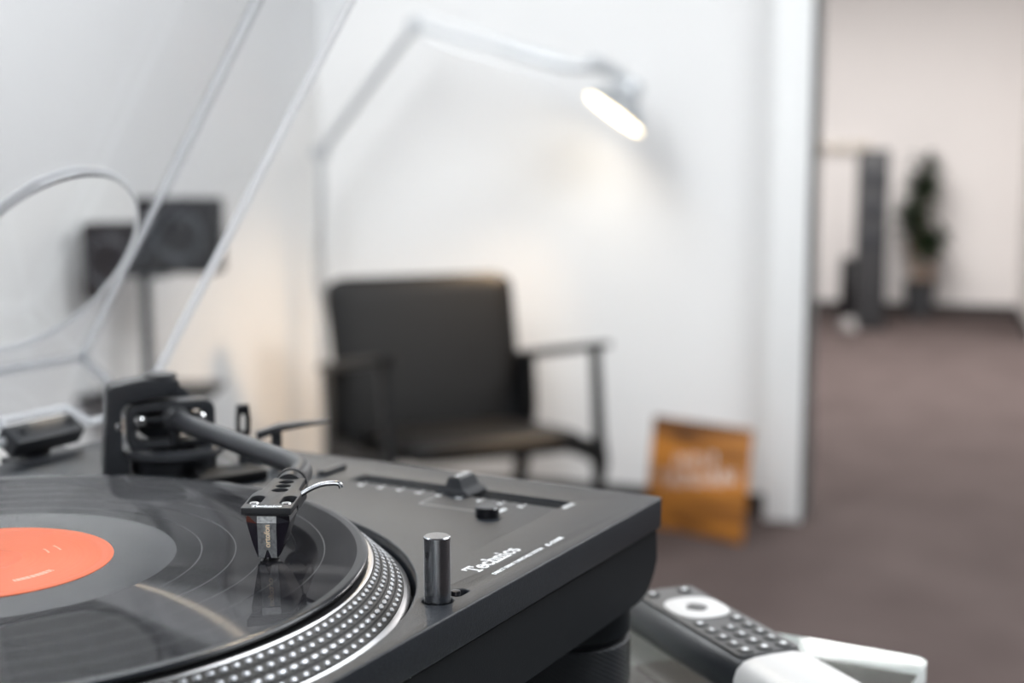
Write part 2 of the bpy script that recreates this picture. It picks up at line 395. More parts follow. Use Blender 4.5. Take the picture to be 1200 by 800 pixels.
# ------------------------------------------------------------------ turntable (millimetres from the spindle, z from the record's top)
tt = empty('turntable', (0, 0, ZT))
tag(tt, 'matt black direct-drive turntable with S-shaped tonearm and open clear cover', 'turntable')
K = 0.001
def mm(x, y, z): return Vector((x*K, y*K, (z+102)*K))
Z = lambda z: (z+102)*K
ZP = -12.4; XL, XR, YF, YB = -182, 271, -176, 176
def sc2(pl): return [(a*K, b*K) for a, b in pl]

# plinth top with its openings
top_holes = [circ(0, 0, 169.5, 128), circ(76.5, -162, 6.0, 32), rrect(84, 93.5, -167, -162, 2.4, 5)[::-1],
             rrect(225, 239.5, -139, -16, 1.0, 2)]
plate('top_plate', sc2(rrect(XL, XR, YF, YB, 4)), [sc2(h) for h in top_holes], Z(-27.5), Z(ZP), 'plinth', tt, bevel=1.0*K)
# lower body: rounded under at both ends, drawn front to back
prof = [(XL+3, -27.5)]
for k in range(9):
    a = R(180+90*k/8); prof.append((XL+3+26+26*math.cos(a), -44+16.5*math.sin(a)))
for k in range(9):
    a = R(270+90*k/8); prof.append((XR-3-26+26*math.cos(a), -44+16.5*math.sin(a)))
prof.append((XR-3, -27.5))
bm = bmesh.new()
fr = [bm.verts.new(mm(x, YF+2.0, z)) for x, z in prof]; bk = [bm.verts.new(mm(x, YB-2.0, z)) for x, z in prof]
bm.faces.new(fr); bm.faces.new(bk[::-1])
for k in range(len(prof)): bm.faces.new((fr[k], bk[k], bk[(k+1) % len(prof)], fr[(k+1) % len(prof)]))
bmesh.ops.bevel(bm, geom=[e for e in bm.edges if len(e.link_faces) == 2 and (all(v in fr for v in e.verts) or all(v in bk for v in e.verts))], offset=1.2*K, segments=2, affect='EDGES')
done(bm, 'plinth_body', 'body', tt, True)
# floor of the openings
lathe('platter_well', [(0, Z(-26)), (170*K, Z(-26)), (170*K, Z(-27)), (0, Z(-27))], 'deep', tt, 96)

# feet: plain neck, shadow gap, knurled foot
def foot(x, y):
    T = Matrix.Translation((x*K, y*K, 0))
    f = lathe('foot', [(0, Z(-58)), (29.5*K, Z(-58)), (29.5*K, Z(-75)), (28*K, Z(-76.5)), (26*K, Z(-77)), (26*K, Z(-79)), (0, Z(-79))], 'body', tt, 64, T)
    bm = bmesh.new(); seg, rows = 90, 18; rings = []
    zs = [-78.5] + [-79.2 - (20.3)*i/(rows-1) for i in range(rows)] + [-100.4, -102]
    for i, z in enumerate(zs):
        ring = []
        for k in range(seg):
            r = 29.5
            if 1 <= i <= rows: r += 0.42*(1 if (k+i) % 2 else -1)
            if i == 0: r = 28.6
            if i == len(zs)-1: r = 27.5
            ring.append(bm.verts.new(((x+r*math.cos(2*math.pi*k/seg))*K, (y+r*math.sin(2*math.pi*k/seg))*K, Z(z))))
        rings.append(ring)
    for i in range(len(rings)-1):
        for k in range(seg): bm.faces.new((rings[i][k], rings[i+1][k], rings[i+1][(k+1) % seg], rings[i][(k+1) % seg]))
    bm.faces.new(rings[0]); bm.faces.new(rings[-1][::-1])
    done(bm, 'knurled_foot', 'black', f, False)
for a, b in ((237, -141), (-148, -141), (237, 141), (-148, 141)): foot(a, b)

# platter: mat well, silver lip, four sloping bands between grooves, silver rim
rows = [(154.2, -5.2), (157.2, -7.9), (160.2, -10.6), (163.2, -13.3)]
prof = [(5, -5.5), (147.5, -5.5), (149.2, -3.4), (152.0, -3.4), (152.6, -3.9)]; ms = [0, 1, 1, 1]
for i, (r, z) in enumerate(rows):
    prof += [(r-1.25, z+1.0), (r+1.15, z-1.15)]; ms += [2, 3]
prof += [(164.6, -14.9), (166.6, -15.8), (167.4, -16.6), (167.4, -24), (5, -24)]; ms += [2, 1, 1, 2, 2]
platter = lathe('platter', [(r*K, Z(z)) for r, z in prof], ['slip', 'silver', 'deep', 'band'], tt, 256, mats=ms)
# strobe dots: those on the near side one by one, the rest of the ring as one piece
def dot_bm(bm, r, w, mat4):
    vs = []
    for h, s in ((0, 1.0), (0.28, 0.92), (0.42, 0.6)):
        vs.append([bm.verts.new(mat4 @ Vector((w*s*math.cos(2*math.pi*k/10)*K, r*s*math.sin(2*math.pi*k/10)*K, h*K))) for k in range(10)])
    for i in range(2):
        for k in range(10): bm.faces.new((vs[i][k], vs[i][(k+1) % 10], vs[i+1][(k+1) % 10], vs[i+1][k]))
    bm.faces.new(vs[-1])
counts = (192, 186, 180, 174); halfw = (1.45, 1.45, 2.05, 1.5)
rest = bmesh.new(); slope = math.atan2(2.15, 2.4)
for i, (r, z) in enumerate(rows):
    bm = bmesh.new(); dot_bm(bm, 1.05, halfw[i], Matrix())
    bmesh.ops.recalc_face_normals(bm, faces=bm.faces)
    me = bpy.data.meshes.new('strobe_dot'); bm.to_mesh(me); bm.free(); me.materials.append(M['dot'])
    me.polygons.foreach_set('use_smooth', [True]*len(me.polygons))
    for k in range(counts[i]):
        a = 2*math.pi*k/counts[i]
        # local x along the rim, local y up the slope, local z out of it
        T = Matrix.Rotation(a - math.pi/2, 4, 'Z') @ Matrix.Translation(((0, (r)*K, Z(z)))) @ Matrix.Rotation(-slope, 4, 'X')
        deg = math.degrees(a)
        deg = deg-360 if deg > 180 else deg
        if -112 <= deg+0 <= 20:
            o = bpy.data.objects.new('strobe_dot', me); COL.objects.link(o); o.parent = platter; o.matrix_local = T
        else: dot_bm(rest, 1.05, halfw[i], T)
o = done(rest, 'strobe_dots_far', 'dot', platter, True); o['kind'] = 'stuff'
lathe('slipmat', [(5*K, Z(-5.4)), (5*K, Z(-1.7)), (147.4*K, Z(-1.7)), (148*K, Z(-2.4)), (147.6*K, Z(-5.4))], 'slip', tt, 128, close=True)
lathe('spindle', [(3.5*K, Z(-6)), (3.5*K, Z(10)), (2.8*K, Z(12.5)), (0, Z(13.2))], 'steel', tt, 32)

# target light beside the platter and its little switch
pr = [(0, 13.2), (4.7, 13.2), (5.2, 12.8)]
z = 12.3
while z > -13: pr += [(5.2, z), (5.2, z-0.35), (5.02, z-0.42), (5.02, z-0.56)]; z -= 0.62
pr += [(5.1, -18), (0, -18)]
lathe('target_light', [(r*K, z*K) for r, z in pr], 'lightmetal', tt, 64, Matrix.Translation(mm(76.5, -162, 0)))
lathe('light_switch', [(0, 1.6*K), (1.7*K, 1.4*K), (2.0*K, 0.8*K), (2.0*K, -6*K)], 'blackgloss', tt, 32, Matrix.Translation(mm(86.2, -164.5, ZP)))
box('light_switch_well', 83*K, 95*K, -168.5*K, -160.5*K, Z(-20), Z(-19), 'deep', tt)

# pitch fader in its slot
box('fader_channel', 224*K, 240.5*K, -140*K, -15*K, Z(-22), Z(-20), 'deep', tt)
for a in (228.6, 235.8): box('fader_rail', (a-0.7)*K, (a+0.7)*K, -139*K, -16*K, Z(-20), Z(-13.6), 'plinth', tt, bevel=0.3*K)
bm = bmesh.new()
cy = -81
secs = [(-18, 9.0, 4), (ZP+0.3, 9.0, 4), (ZP+0.3, 9.8, 9.5), (ZP+1.4, 9.6, 9.0), (ZP+3.2, 8.4, 5.2), (ZP+8.2, 7.6, 3.2), (ZP+8.9, 7.0, 2.4)]
rg = [[bm.verts.new(mm(232.2+sx*hx, cy+sy*hy, zz)) for sx, sy in ((-1, -1), (1, -1), (1, 1), (-1, 1))] for zz, hx, hy in secs]
for i in range(len(rg)-1):
    for k in range(4): bm.faces.new((rg[i][k], rg[i][(k+1) % 4], rg[i+1][(k+1) % 4], rg[i+1][k]))
bm.faces.new(rg[0][::-1]); bm.faces.new(rg[-1])
fk = done(bm, 'fader_knob', 'black', tt)
box('pointer_line', 226*K, 238.4*K, (cy-0.5)*K, (cy+0.5)*K, Z(ZP+8.9), Z(ZP+9.0), 'white_print', fk)
rb = lathe('reset_button', [(0, 5.0*K), (5.2*K, 5.0*K), (5.8*K, 4.4*K), (5.8*K, -3*K), (0, -3*K)], 'blackgloss', tt, 48, Matrix.Translation(mm(195, -117, ZP)))
plate('speed_rocker', sc2(rrect(226, 247, 0.5, 5.5, 1.2, 4)), [], Z(ZP), Z(ZP+2.6), 'black', tt, bevel=0.5*K)

# printing on the plinth
PZ = Z(ZP) + 0.00006
def flat(x, y, rot=0.0): return Matrix.Translation((x*K, y*K, PZ)) @ Matrix.Rotation(rot, 4, 'Z')
# brand name: strokes with slab serifs, drawn by hand
def stroke_text(bm, strokes, ox, oy, s, w):
    for j_, (a, b) in enumerate(strokes):
        p = Vector((ox+a[0]*s, oy+a[1]*s)); q = Vector((ox+b[0]*s, oy+b[1]*s)); d = (q-p).normalized()*w*0.5; n_ = Vector((-d.y, d.x))
        vs = [bm.verts.new(((c.x)*K, (c.y)*K, j_*0.000008)) for c in (p-d-n_, q+d-n_, q+d+n_, p-d+n_)]
        bm.faces.new(vs)
def arc(cx, cy, rx, ry, a0, a1, n=8):
    P_ = [(cx+rx*math.cos(R(a0+(a1-a0)*k/n)), cy+ry*math.sin(R(a0+(a1-a0)*k/n))) for k in range(n+1)]
    return list(zip(P_[:-1], P_[1:]))
GL = {'T': ([((0, 10), (7.6, 10)), ((3.8, 10), (3.8, 0)), ((2, 0), (5.6, 0)), ((0, 10), (0, 7.8)), ((7.6, 10), (7.6, 7.8))], 9),
      'e': (arc(2.9, 3.2, 2.7, 3.2, 0, 320) + [((0.3, 3.3), (5.5, 3.3))], 7.0),
      'c': (arc(2.9, 3.2, 2.7, 3.2, 45, 320), 6.8),
      'h': ([((1, 10), (1, 0)), ((0, 10), (1, 10)), ((0, 0), (2.2, 0)), ((3.8, 0), (6, 0)), ((4.9, 0), (4.9, 4.5))] + arc(2.95, 4.4, 1.95, 2.0, 0, 180), 7.4),
      'n': ([((1, 6.2), (1, 0)), ((0, 6.2), (1, 6.2)), ((0, 0), (2.2, 0)), ((3.8, 0), (6, 0)), ((4.9, 0), (4.9, 4.5))] + arc(2.95, 4.4, 1.95, 2.0, 0, 180), 7.4),
      'i': ([((1.3, 6.2), (1.3, 0)), ((0.2, 6.2), (1.3, 6.2)), ((0, 0), (2.6, 0)), ((1.3, 8.8), (1.3, 9.6))], 4.2),
      's': (arc(2.2, 4.7, 1.9, 1.6, 40, 270, 7) + arc(2.2, 1.55, 1.9, 1.6, 90, -140, 7), 5.6)}
def brand(name, width, material, parent, mat4, w=1.55):
    bm = bmesh.new(); tot = sum(GL[c][1] for c in 'Technics'); s = width/tot; x = 0
    for c in 'Technics': stroke_text(bm, GL[c][0], x, 0, s, w*s); x += GL[c][1]*s
    bmesh.ops.transform(bm, matrix=mat4, verts=bm.verts)
    me = bpy.data.meshes.new(name); bm.to_mesh(me); bm.free(); return link(name, me, material, parent)
brand('brand_lettering', 38.5, 'white_print', tt, flat(115, -157.6))
text('model_lettering', 'DIRECT DRIVE TURNTABLE SYSTEM', 2.75*K, 'white_print', tt, flat(116, -165.6), bold=0.00005)
text('model_lettering', 'SL-1210GR', 3.3*K, 'white_print', tt, flat(163.5, -165.7), bold=0.00012, shear=0.25)
for i, ch in enumerate(('8', '6', '4', '2', '0', '2', '4', '6', '8')):
    y = -28 - 11.8*i
    text('pitch_scale_numeral', ch, 4.2*K, 'white_print', tt, flat(217.5, y, R(90)) @ Matrix.Rotation(R(-90), 4, 'Z') @ Matrix.Translation((0, -1.4*K, 0)), bold=0.0002)
    box('pitch_scale_tick', 222.0*K, 224.2*K, (y-0.3)*K, (y+0.3)*K, Z(ZP), Z(ZP)+0.00008, 'white_print', tt)
    if i < 8: box('pitch_scale_tick', 222.4*K, 224.0*K, (y-5.9-0.22)*K, (y-5.9+0.22)*K, Z(ZP), Z(ZP)+0.00008, 'grey_print', tt)
text('reset_lettering', 'RESET', 3.4*K, 'white_print', tt, flat(203, -119), bold=0.0001)
text('pitch_lettering', 'PITCH', 3.6*K, 'white_print', tt, flat(226, -143.5), bold=0.0001)
bm = bmesh.new()
bm_box(bm, 201*K, 215*K, -75.6*K, -75.0*K, Z(ZP), Z(ZP)+0.00008); bm_box(bm, 200.4*K, 201*K, -108*K, -75*K, Z(ZP), Z(ZP)+0.00008)
done(bm, 'reset_bracket_line', 'grey_print', tt)

# ------------------------------------------------------------------ tonearm
PX, PY = 200.0, 82.0
ex = Vector((math.cos(R(320)), math.sin(R(320)), 0)); ey = Vector((math.cos(R(50)), math.sin(R(50)), 0)); ez = Vector((0, 0, 1))
arm_F = frame_matrix(mm(PX, PY, 0), ex, ey, ez)
def up_plate(name, outer, holes, y0, y1, material, parent, bevel):
    """plate standing in the arm frame's x-z plane, y0..y1 thick"""
    T = arm_F @ Matrix(((1, 0, 0, 0), (0, 0, -1, 0), (0, 1, 0, 0), (0, 0, 0, 1)))
    return plate(name, sc2(outer), [sc2(h) for h in holes], -y1*K, -y0*K, material, parent, bevel*K, T)
base = lathe('tonearm_base', [(0, -13), (31, -13), (31, -11.6), (26.5, -11.2), (23, -10.8), (23, -4.6), (22, -4.2), (0, -4.2)], 'darkmetal', tt, 96,
             Matrix.Translation(mm(PX, PY, 0)) @ Matrix.Diagonal((K, K, K, 1)))
lathe('height_ring', [(r, z) for r, z in ((20, -4.2), (25.5, -3.8), (27.2, -2.2), (27.2, 0.2), (25.5, 1.4), (18, 1.6))], 'black', base, 96,
      Matrix.Translation(mm(PX, PY, 0)) @ Matrix.Diagonal((K, K, K, 1)))
# yoke: tall post at the side with a beam across the top
yoke = up_plate('yoke', [(-37.5, -12), (-35, 34), (-32.5, 37), (-14, 39.5), (-2, 38.6), (3, 38.0), (3, 31.0), (-2, 30.4), (-10, 29), (-24.5, 26.5), (-27.5, 23), (-27.5, -1), (-24, -4), (-24, -12)], [], -9, 9, 'black', tt, 1.2)
lathe('pivot_cap', [(0, 41.2), (8, 41.0), (9, 40), (9, 30)], 'black', yoke, 48, arm_F @ Matrix.Translation((-6*K, 0, 0)) @ Matrix.Diagonal((K, K, K, 1)))
lathe('yoke_screw', [(0, 0.8), (1.9, 0.6), (2.1, 0)], 'steel', yoke, 24, arm_F @ Matrix.Translation((-29.5*K, -9*K, 15*K)) @ Matrix.Rotation(R(90), 4, 'X') @ Matrix.Diagonal((K, K, K, 1)))
# gimbal ring with its bearing screws
gimbal = up_plate('gimbal_ring', rrect(-25, 22, 0.5, 26.5, 6, 6), [rrect(-20, 16, 5, 21, 4, 5)], -6.5, 6.5, 'black', tt, 1.4)
for a in (-18.5, 14.0):
    lathe('bearing_screw', [(0, 1.0), (2.0, 0.8), (2.8, 0), (2.8, -6)], 'steel', gimbal, 24, arm_F @ Matrix.Translation((a*K, -7.2*K, 16.5*K)) @ Matrix.Rotation(R(90), 4, 'X') @ Matrix.Diagonal((K, K, K, 1)))
tube('bearing_pin', [arm_F @ Vector((-15*K, -1*K, 16*K)), arm_F @ Vector((18*K, -1*K, 16*K))], 3.0*K, 'darkmetal', gimbal, 20)
tube('rest_pillar', [arm_F @ Vector((-1*K, -9*K, 1*K)), arm_F @ Vector((-1*K, -9*K, 12*K))], 2.0*K, 'darkmetal', gimbal, 16)
# arm tube
path = [(214, 104, 17), (200, 82, 17), (186, 60, 17.2), (167, 20, 17.6), (150.5, -14, 18), (140, -36, 18.2), (132.5, -51, 18.3), (124, -61.5, 18.4), (114, -68, 18.4), (104, -72.6, 18.4), (99, -75.0, 18.4)]
ptm = smooth_path([mm(*q) for q in path], 8)
arm = tube('arm_tube', ptm, 5.1*K, 'black', tt, 24)
d = (mm(186, 60, 17.2) - mm(200, 82, 17)).normalized()
def along(p0, d0, prof_, material, name, parent, seg=40):
    qq = d0.to_track_quat('Z', 'Y').to_matrix().to_4x4()
    return lathe(name, [(r*K, z*K) for r, z in prof_], material, parent, seg, Matrix.Translation(p0) @ qq)
along(mm(200, 82, 17), d, [(0, -6), (6.0, -6), (6.8, -2), (6.8, 3), (6.2, 3.4), (6.2, 4.2), (6.8, 4.6), (6.8, 6.4), (6.2, 6.8), (6.2, 7.6), (6.8, 8), (6.8, 11), (5.2, 12)], 'black', 'arm_socket', arm)
# counterweight behind the pivot
along(mm(200, 82, 17), -d, [(0, 18), (14, 18), (17, 19), (17, 23), (16.4, 23.4), (16.4, 24), (17, 24.4), (17, 46), (14, 48), (0, 48)], 'black', 'counterweight', arm, 64)
# arm rest clip and cue lever on the arm board
rest_p = (229, 58)
cl = tube('arm_rest_post', [mm(*rest_p, ZP), mm(*rest_p, 6)], 2.6*K, 'black', tt, 20)
F_ = frame_matrix(mm(rest_p[0], rest_p[1], 0), ex, ey, ez) @ Matrix(((1, 0, 0, 0), (0, 0, -1, 0), (0, 1, 0, 0), (0, 0, 0, 1)))
plate('arm_rest_clip', sc2([(-3.6, 4), (3.6, 4), (4.4, 12), (3.4, 21), (-3.0, 21), (-3.6, 12)]), [sc2([(-1.4, 6), (-1.6, 12), (-1.0, 16), (1.2, 16), (1.8, 12), (1.4, 6)])], -3*K, 3*K, 'blackgloss', cl, 0.5*K, F_)
lev = tube('cue_lever_post', [mm(236, 40, ZP), mm(236, 40, 6)], 3.0*K, 'black', tt, 20)
bm = bmesh.new()
lp = [((228, 47.5, 4.5), 1.3, 2.2), ((236, 38, 9), 2.6, 1.6), ((243, 27, 10.6), 2.0, 1.2), ((251, 15, 12.0), 1.0, 0.6)]
rg = []
for (c, hw, ht) in lp:
    c = Vector(c); sd = Vector((0.75, 0.62, 0))
    rg.append([bm.verts.new(mm(*(c + sd*a*hw*2 + Vector((0, 0, b*ht))))) for a, b in ((-1, -1), (1, -1), (1, 1), (-1, 1))])
for i in range(3):
    for k in range(4): bm.faces.new((rg[i][k], rg[i][(k+1) % 4], rg[i+1][(k+1) % 4], rg[i+1][k]))
bm.faces.new(rg[0][::-1]); bm.faces.new(rg[-1])
done(bm, 'cue_lever', 'black', lev)
plate('cue_platform', sc2([(170, 38), (205, 22), (214, 40), (190, 60)]), [], Z(-12), Z(-7), 'deep', tt, 1.0*K)
lathe('anti_skate_dial', [(0, 8), (9, 8), (10, 7), (10, 0)], 'black', tt, 48, Matrix.Translation(mm(243, 60, ZP)) @ Matrix.Diagonal((K, K, K, 1)))

# headshell: frame at the stylus, x forward to the front of the shell, y to its side
SX, SY = 56.0, -97.0
hf = Vector((math.cos(R(207)), math.sin(R(207)), 0)); hs = Vector((math.cos(R(297)), math.sin(R(297)), 0))
HM = frame_matrix(mm(SX, SY, 0), hf, hs, ez)
def hpt(f, s, z): return HM @ Vector((f*K, s*K, z*K))
outl = [(5, -9.7), (5, 9.7), (4, 10), (-18, 10), (-22.5, 9), (-26, 7.5), (-46, 6.6), (-46, -6.6), (-26, -7.5), (-22.5, -9), (-18, -10), (4, -10)]
def oblong(f0, f1, s, r): return sc2([(f1-r+r*math.cos(R(a)), s+r*math.sin(R(a))) for a in range(-90, 91, 20)] + [(f0+r+r*math.cos(R(a)), s+r*math.sin(R(a))) for a in range(90, 271, 20)])
holes = [oblong(-15, -1.2, -6.4, 2.7), oblong(-15, -1.2, 6.4, 2.7), sc2(circ(-24.5, 0, 3.3, 24)), sc2(circ(-31.5, 0, 3.1, 24)), sc2(circ(-38.5, 0, 3.1, 24))]
hsob = plate('headshell', sc2(outl), holes, 19.2*K, 22.0*K, 'shell', tt, 0.35*K, HM)
for s in (-1, 1): box('skirt', -44*K, -23*K, (s*6.9-0.7)*K, (s*6.9+0.7)*K, 13.8*K, 19.6*K, 'shell', hsob, HM)
box('cartridge_spacer', -17*K, 3.4*K, -8.6*K, 8.6*K, 18.4*K, 19.3*K, 'black', hsob, HM)
for s in (-6.4, 6.4):
    lathe('mounting_screw', [(0, 21.9), (1.7, 21.8), (2.4, 21.0), (2.4, 18.6)], 'steel', hsob, 24, HM @ Matrix.Translation((-4.4*K, s*K, 0)) @ Matrix.Diagonal((K, K, K, 1)))
for i, f in enumerate((-24.5, -31.5, -38.5)):
    tube('lead_wire', [hpt(f+3.5, -1.5+i, 18.6), hpt(f, 0.5, 18.9), hpt(f-3.5, 1.5-i, 18.6)], 0.7*K, 'steel', hsob, 8)
box('wire_tray', -43*K, -21*K, -6*K, 6*K, 16.2*K, 16.8*K, 'deep', hsob, HM)
brand('headshell_lettering', 10.5, 'white_print', hsob, HM @ Matrix.Translation((3.9*K, -6.0*K, 22.06*K)) @ Matrix.Rotation(R(90), 4, 'Z') @ Matrix.Diagonal((1.15, 1.5, 1, 1)), w=1.9)
lift = smooth_path([hpt(-21, 8.5, 20.5), hpt(-22, 12, 22.6), hpt(-22.5, 16.5, 24.6), hpt(-22.5, 21, 25.4), hpt(-22.5, 24.6, 25.2), hpt(-22.3, 25.6, 23.6)], 6)
tube('finger_lift', lift, 1.35*K, 'liftmetal', hsob, 14, 0.75)
# knurled collar joining shell and arm
bm = bmesh.new(); ring = []
for i, (f, r) in enumerate(((-44.5, 5.6), (-46.5, 6.0), (-50, 6.0), (-50.4, 6.5), (-53.4, 6.5), (-53.8, 5.4))):
    row = []
    for k in range(72):
        rr = r + (0.3 if (k % 2 and i in (3, 4)) else 0)
        row.append(bm.verts.new(HM @ Vector((f*K, rr*math.cos(2*math.pi*k/72)*K, (18.4+rr*math.sin(2*math.pi*k/72))*K))))
    ring.append(row)
for i in range(len(ring)-1):
    for k in range(72): bm.faces.new((ring[i][k], ring[i][(k+1) % 72], ring[i+1][(k+1) % 72], ring[i+1][k]))
bm.faces.new(ring[0]); bm.faces.new(ring[-1][::-1])
done(bm, 'locking_collar', 'shell', arm, True)
# cartridge: faceted black body, silver front strip, stylus
sec = [(18.4, [(3.4, -3.8), (3.4, 3.8), (1.0, 8.4), (-15, 8.4), (-15, -8.4), (1.0, -8.4)]),
       (15.4, [(3.9, -3.8), (3.9, 3.8), (1.0, 8.6), (-15, 8.6), (-15, -8.6), (1.0, -8.6)]),
       (7.0, [(3.2, -3.7), (3.2, 3.7), (1.6, 6.2), (-9, 6.6), (-9, -6.6), (1.6, -6.2)]),
       (1.6, [(2.8, -3.6), (2.8, 3.6), (2.2, 4.1), (-3, 4.2), (-3, -4.2), (2.2, -4.1)])]
bm = bmesh.new(); rg = [[bm.verts.new(hpt(f, s, z)) for f, s in pl] for z, pl in sec]
for i in range(len(rg)-1):
    for k in range(6): bm.faces.new((rg[i][k], rg[i][(k+1) % 6], rg[i+1][(k+1) % 6], rg[i+1][k]))
bm.faces.new(rg[0]); bm.faces.new(rg[-1][::-1])
cart = done(bm, 'cartridge', 'cart', tt)
def strip(name, pts, material, off=0.12):
    bm = bmesh.new(); a = [bm.verts.new(hpt(f+off, s, z)) for f, s, z in pts]; b = [bm.verts.new(hpt(f-0.4, s, z)) for f, s, z in pts]
    bm.faces.new(a); bm.faces.new(b[::-1])
    for k in range(len(pts)): bm.faces.new((a[k], b[k], b[(k+1) % len(pts)], a[(k+1) % len(pts)]))
    return done(bm, name, material, cart)
def ff(z): return 3.9 - (15.4-z)*0.085 if z < 15.4 else 3.4+(18.4-z)*0.167
strip('upper_front_strip', [(ff(18.3), -3.8, 18.3), (ff(18.3), 3.8, 18.3), (ff(15.5), 3.8, 15.5), (ff(15.5), -3.8, 15.5)], 'strip')
strip('front_strip', [(ff(15.2), -3.75, 15.2), (ff(15.2), 3.75, 15.2), (ff(1.4), 3.6, 1.4), (ff(1.4), 1.4, 1.4), (ff(4.6), 0.25, 4.6), (ff(4.6), -0.25, 4.6), (ff(1.4), -1.4, 1.4), (ff(1.4), -3.6, 1.4)], 'strip')
# lettering climbs the strip
tl = math.atan2(ff(14)-ff(3), 11)
text('cartridge_lettering', 'ortofon', 3.2*K, 'gold_print', cart,
     frame_matrix(hpt(ff(5.6)+0.2, 1.1, 5.6), (hf*math.sin(tl)+ez*math.cos(tl)), -hs, (hf*math.cos(tl)-ez*math.sin(tl))), bold=0.00006, thick=0.00003, space=0.95)
box('stylus_holder', -5*K, 2.0*K, -3*K, 3*K, 0.9*K, 1.8*K, 'blackgloss', cart, HM)
tube('cantilever', [hpt(-3, 0, 2.0), hpt(2.6, 0, 0.9)], 0.4*K, 'steel', cart, 10)
lathe('stylus_tip', [(0, 0.0), (0.25, 0.45), (0.3, 1.2), (0, 1.25)], 'steel', cart, 12, HM @ Matrix.Translation((2.5*K, 0, 0)) @ Matrix.Diagonal((K, K, K, 1)))

# ------------------------------------------------------------------ dust cover, hinged at the back and open
nn = Vector((0, 0.825, 0.565)).normalized(); vv = Vector((0, -nn.z, nn.y))
CC = mm(270, 220, 31)
CW, CL, CH, CT = 450, 352, 57, 5.5
cover = empty('dust_cover', (0, 0, 0)); cover.parent = tt
# top panel frame: a to the left along the back edge, v towards the lifted front, n outwards
TP = frame_matrix(CC, (-1, 0, 0), vv, -nn)        # z points inwards
def bead(name, a, b, r, mat4, material):
    return tube(name, [mat4 @ (Vector(a)*K), mat4 @ (Vector(b)*K)], r*K, material, cover, 14)
hole_c = (270-198.2, 83.2); WEDGE = 0.045
plate('top_panel', sc2([(0, 0), (CW, 0), (CW, CL), (0, CL)]), [sc2(circ(*hole_c, 63, 96))], 0, CT*K, 'acrylic', cover, 0, TP, False)
# the round window: a clear plug, thicker on one side, that bends the view a little
bm = bmesh.new(); nw = 96; ro_ = []; ri_ = []
for k in range(nw):
    a, b = 61.5*math.cos(2*math.pi*k/nw), 61.5*math.sin(2*math.pi*k/nw)
    ro_.append(bm.verts.new(TP @ Vector(((hole_c[0]+a)*K, (hole_c[1]+b)*K, 0.2*K))))
    ri_.append(bm.verts.new(TP @ Vector(((hole_c[0]+a)*K, (hole_c[1]+b)*K, (CT + WEDGE*(-0.52*a+0.85*b))*K))))
bm.faces.new(ro_); bm.faces.new(ri_[::-1])
for k in range(nw): bm.faces.new((ro_[k], ri_[k], ri_[(k+1) % nw], ro_[(k+1) % nw]))
done(bm, 'round_window', 'window', cover)
bm = bmesh.new(); n_ = 128
rs = [[bm.verts.new(TP @ Vector(((hole_c[0]+(62.2+1.7*math.cos(R(36*q_)))*math.cos(2*math.pi*k/n_))*K, (hole_c[1]+(62.2+1.7*math.cos(R(36*q_)))*math.sin(2*math.pi*k/n_))*K, (CT/2+3.6*math.sin(R(36*q_)))*K))) for k in range(n_)] for q_ in range(10)]
for q_ in range(10):
    for k in range(n_): bm.faces.new((rs[q_][k], rs[q_][(k+1) % n_], rs[(q_+1) % 10][(k+1) % n_], rs[(q_+1) % 10][k]))
done(bm, 'round_cutout_edge', 'acrylic_edge', cover, True)
# side panels: in the y-z plane, b down from the top panel, v along
def side_panel(x, sgn):
    S = frame_matrix(CC + Vector((x*K, 0, 0)), -nn, vv, (sgn, 0, 0))
    plate('side_panel', sc2([(0, 0), (CH, 0), (CH, CL), (0, CL)]), [], 0, CT*K, 'acrylic', cover, 0, S, False)
    bead('side_rim', (CH, 0, CT/2), (CH, CL, CT/2), 2.9, S, 'acrylic_edge')
    bead('seam', (1.6, 0, 1.6), (1.6, CL, 1.6), 1.8, S, 'acrylic_seam')
side_panel(0, -1)
side_panel(-CW, 1)
# back panel with notches for the hinges; front panel
BP = frame_matrix(CC, (-1, 0, 0), -nn, vv)         # x left, y down towards the rim
HX = [(270-226, 270-166), (270+82-0, 270+136)]
ol = [(0, 0), (0, CH)]
for a, b in HX: ol += [(a, CH), (a+6, CH-15), (b-6, CH-15), (b, CH)]
ol += [(CW, CH), (CW, 0)]
plate('back_panel', sc2(ol), [], 0, CT*K, 'acrylic', cover, 0, BP, False)
pts_ = ol[1:-1]
for a, b in zip(pts_[:-1], pts_[1:]):
    bead('back_rim', (a[0], a[1], CT/2), (b[0], b[1], CT/2), 2.6, BP, 'acrylic_edge')
bead('back_seam', (0, 1.6, 1.6), (CW, 1.6, 1.6), 2.2, BP, 'acrylic_seam')
bead('corner_seam', (1.6, 0, 1.6), (1.6, CH, 1.6), 2.2, BP, 'acrylic_seam')
FP = frame_matrix(CC + vv*CL*K, (-1, 0, 0), -nn, -vv)
plate('front_panel', sc2([(0, 0), (CW, 0), (CW, CH), (0, CH)]), [], 0, CT*K, 'acrylic', cover, 0, FP, False)
bead('front_rim', (0, CH, CT/2), (CW, CH, CT/2), 2.9, FP, 'acrylic_edge')
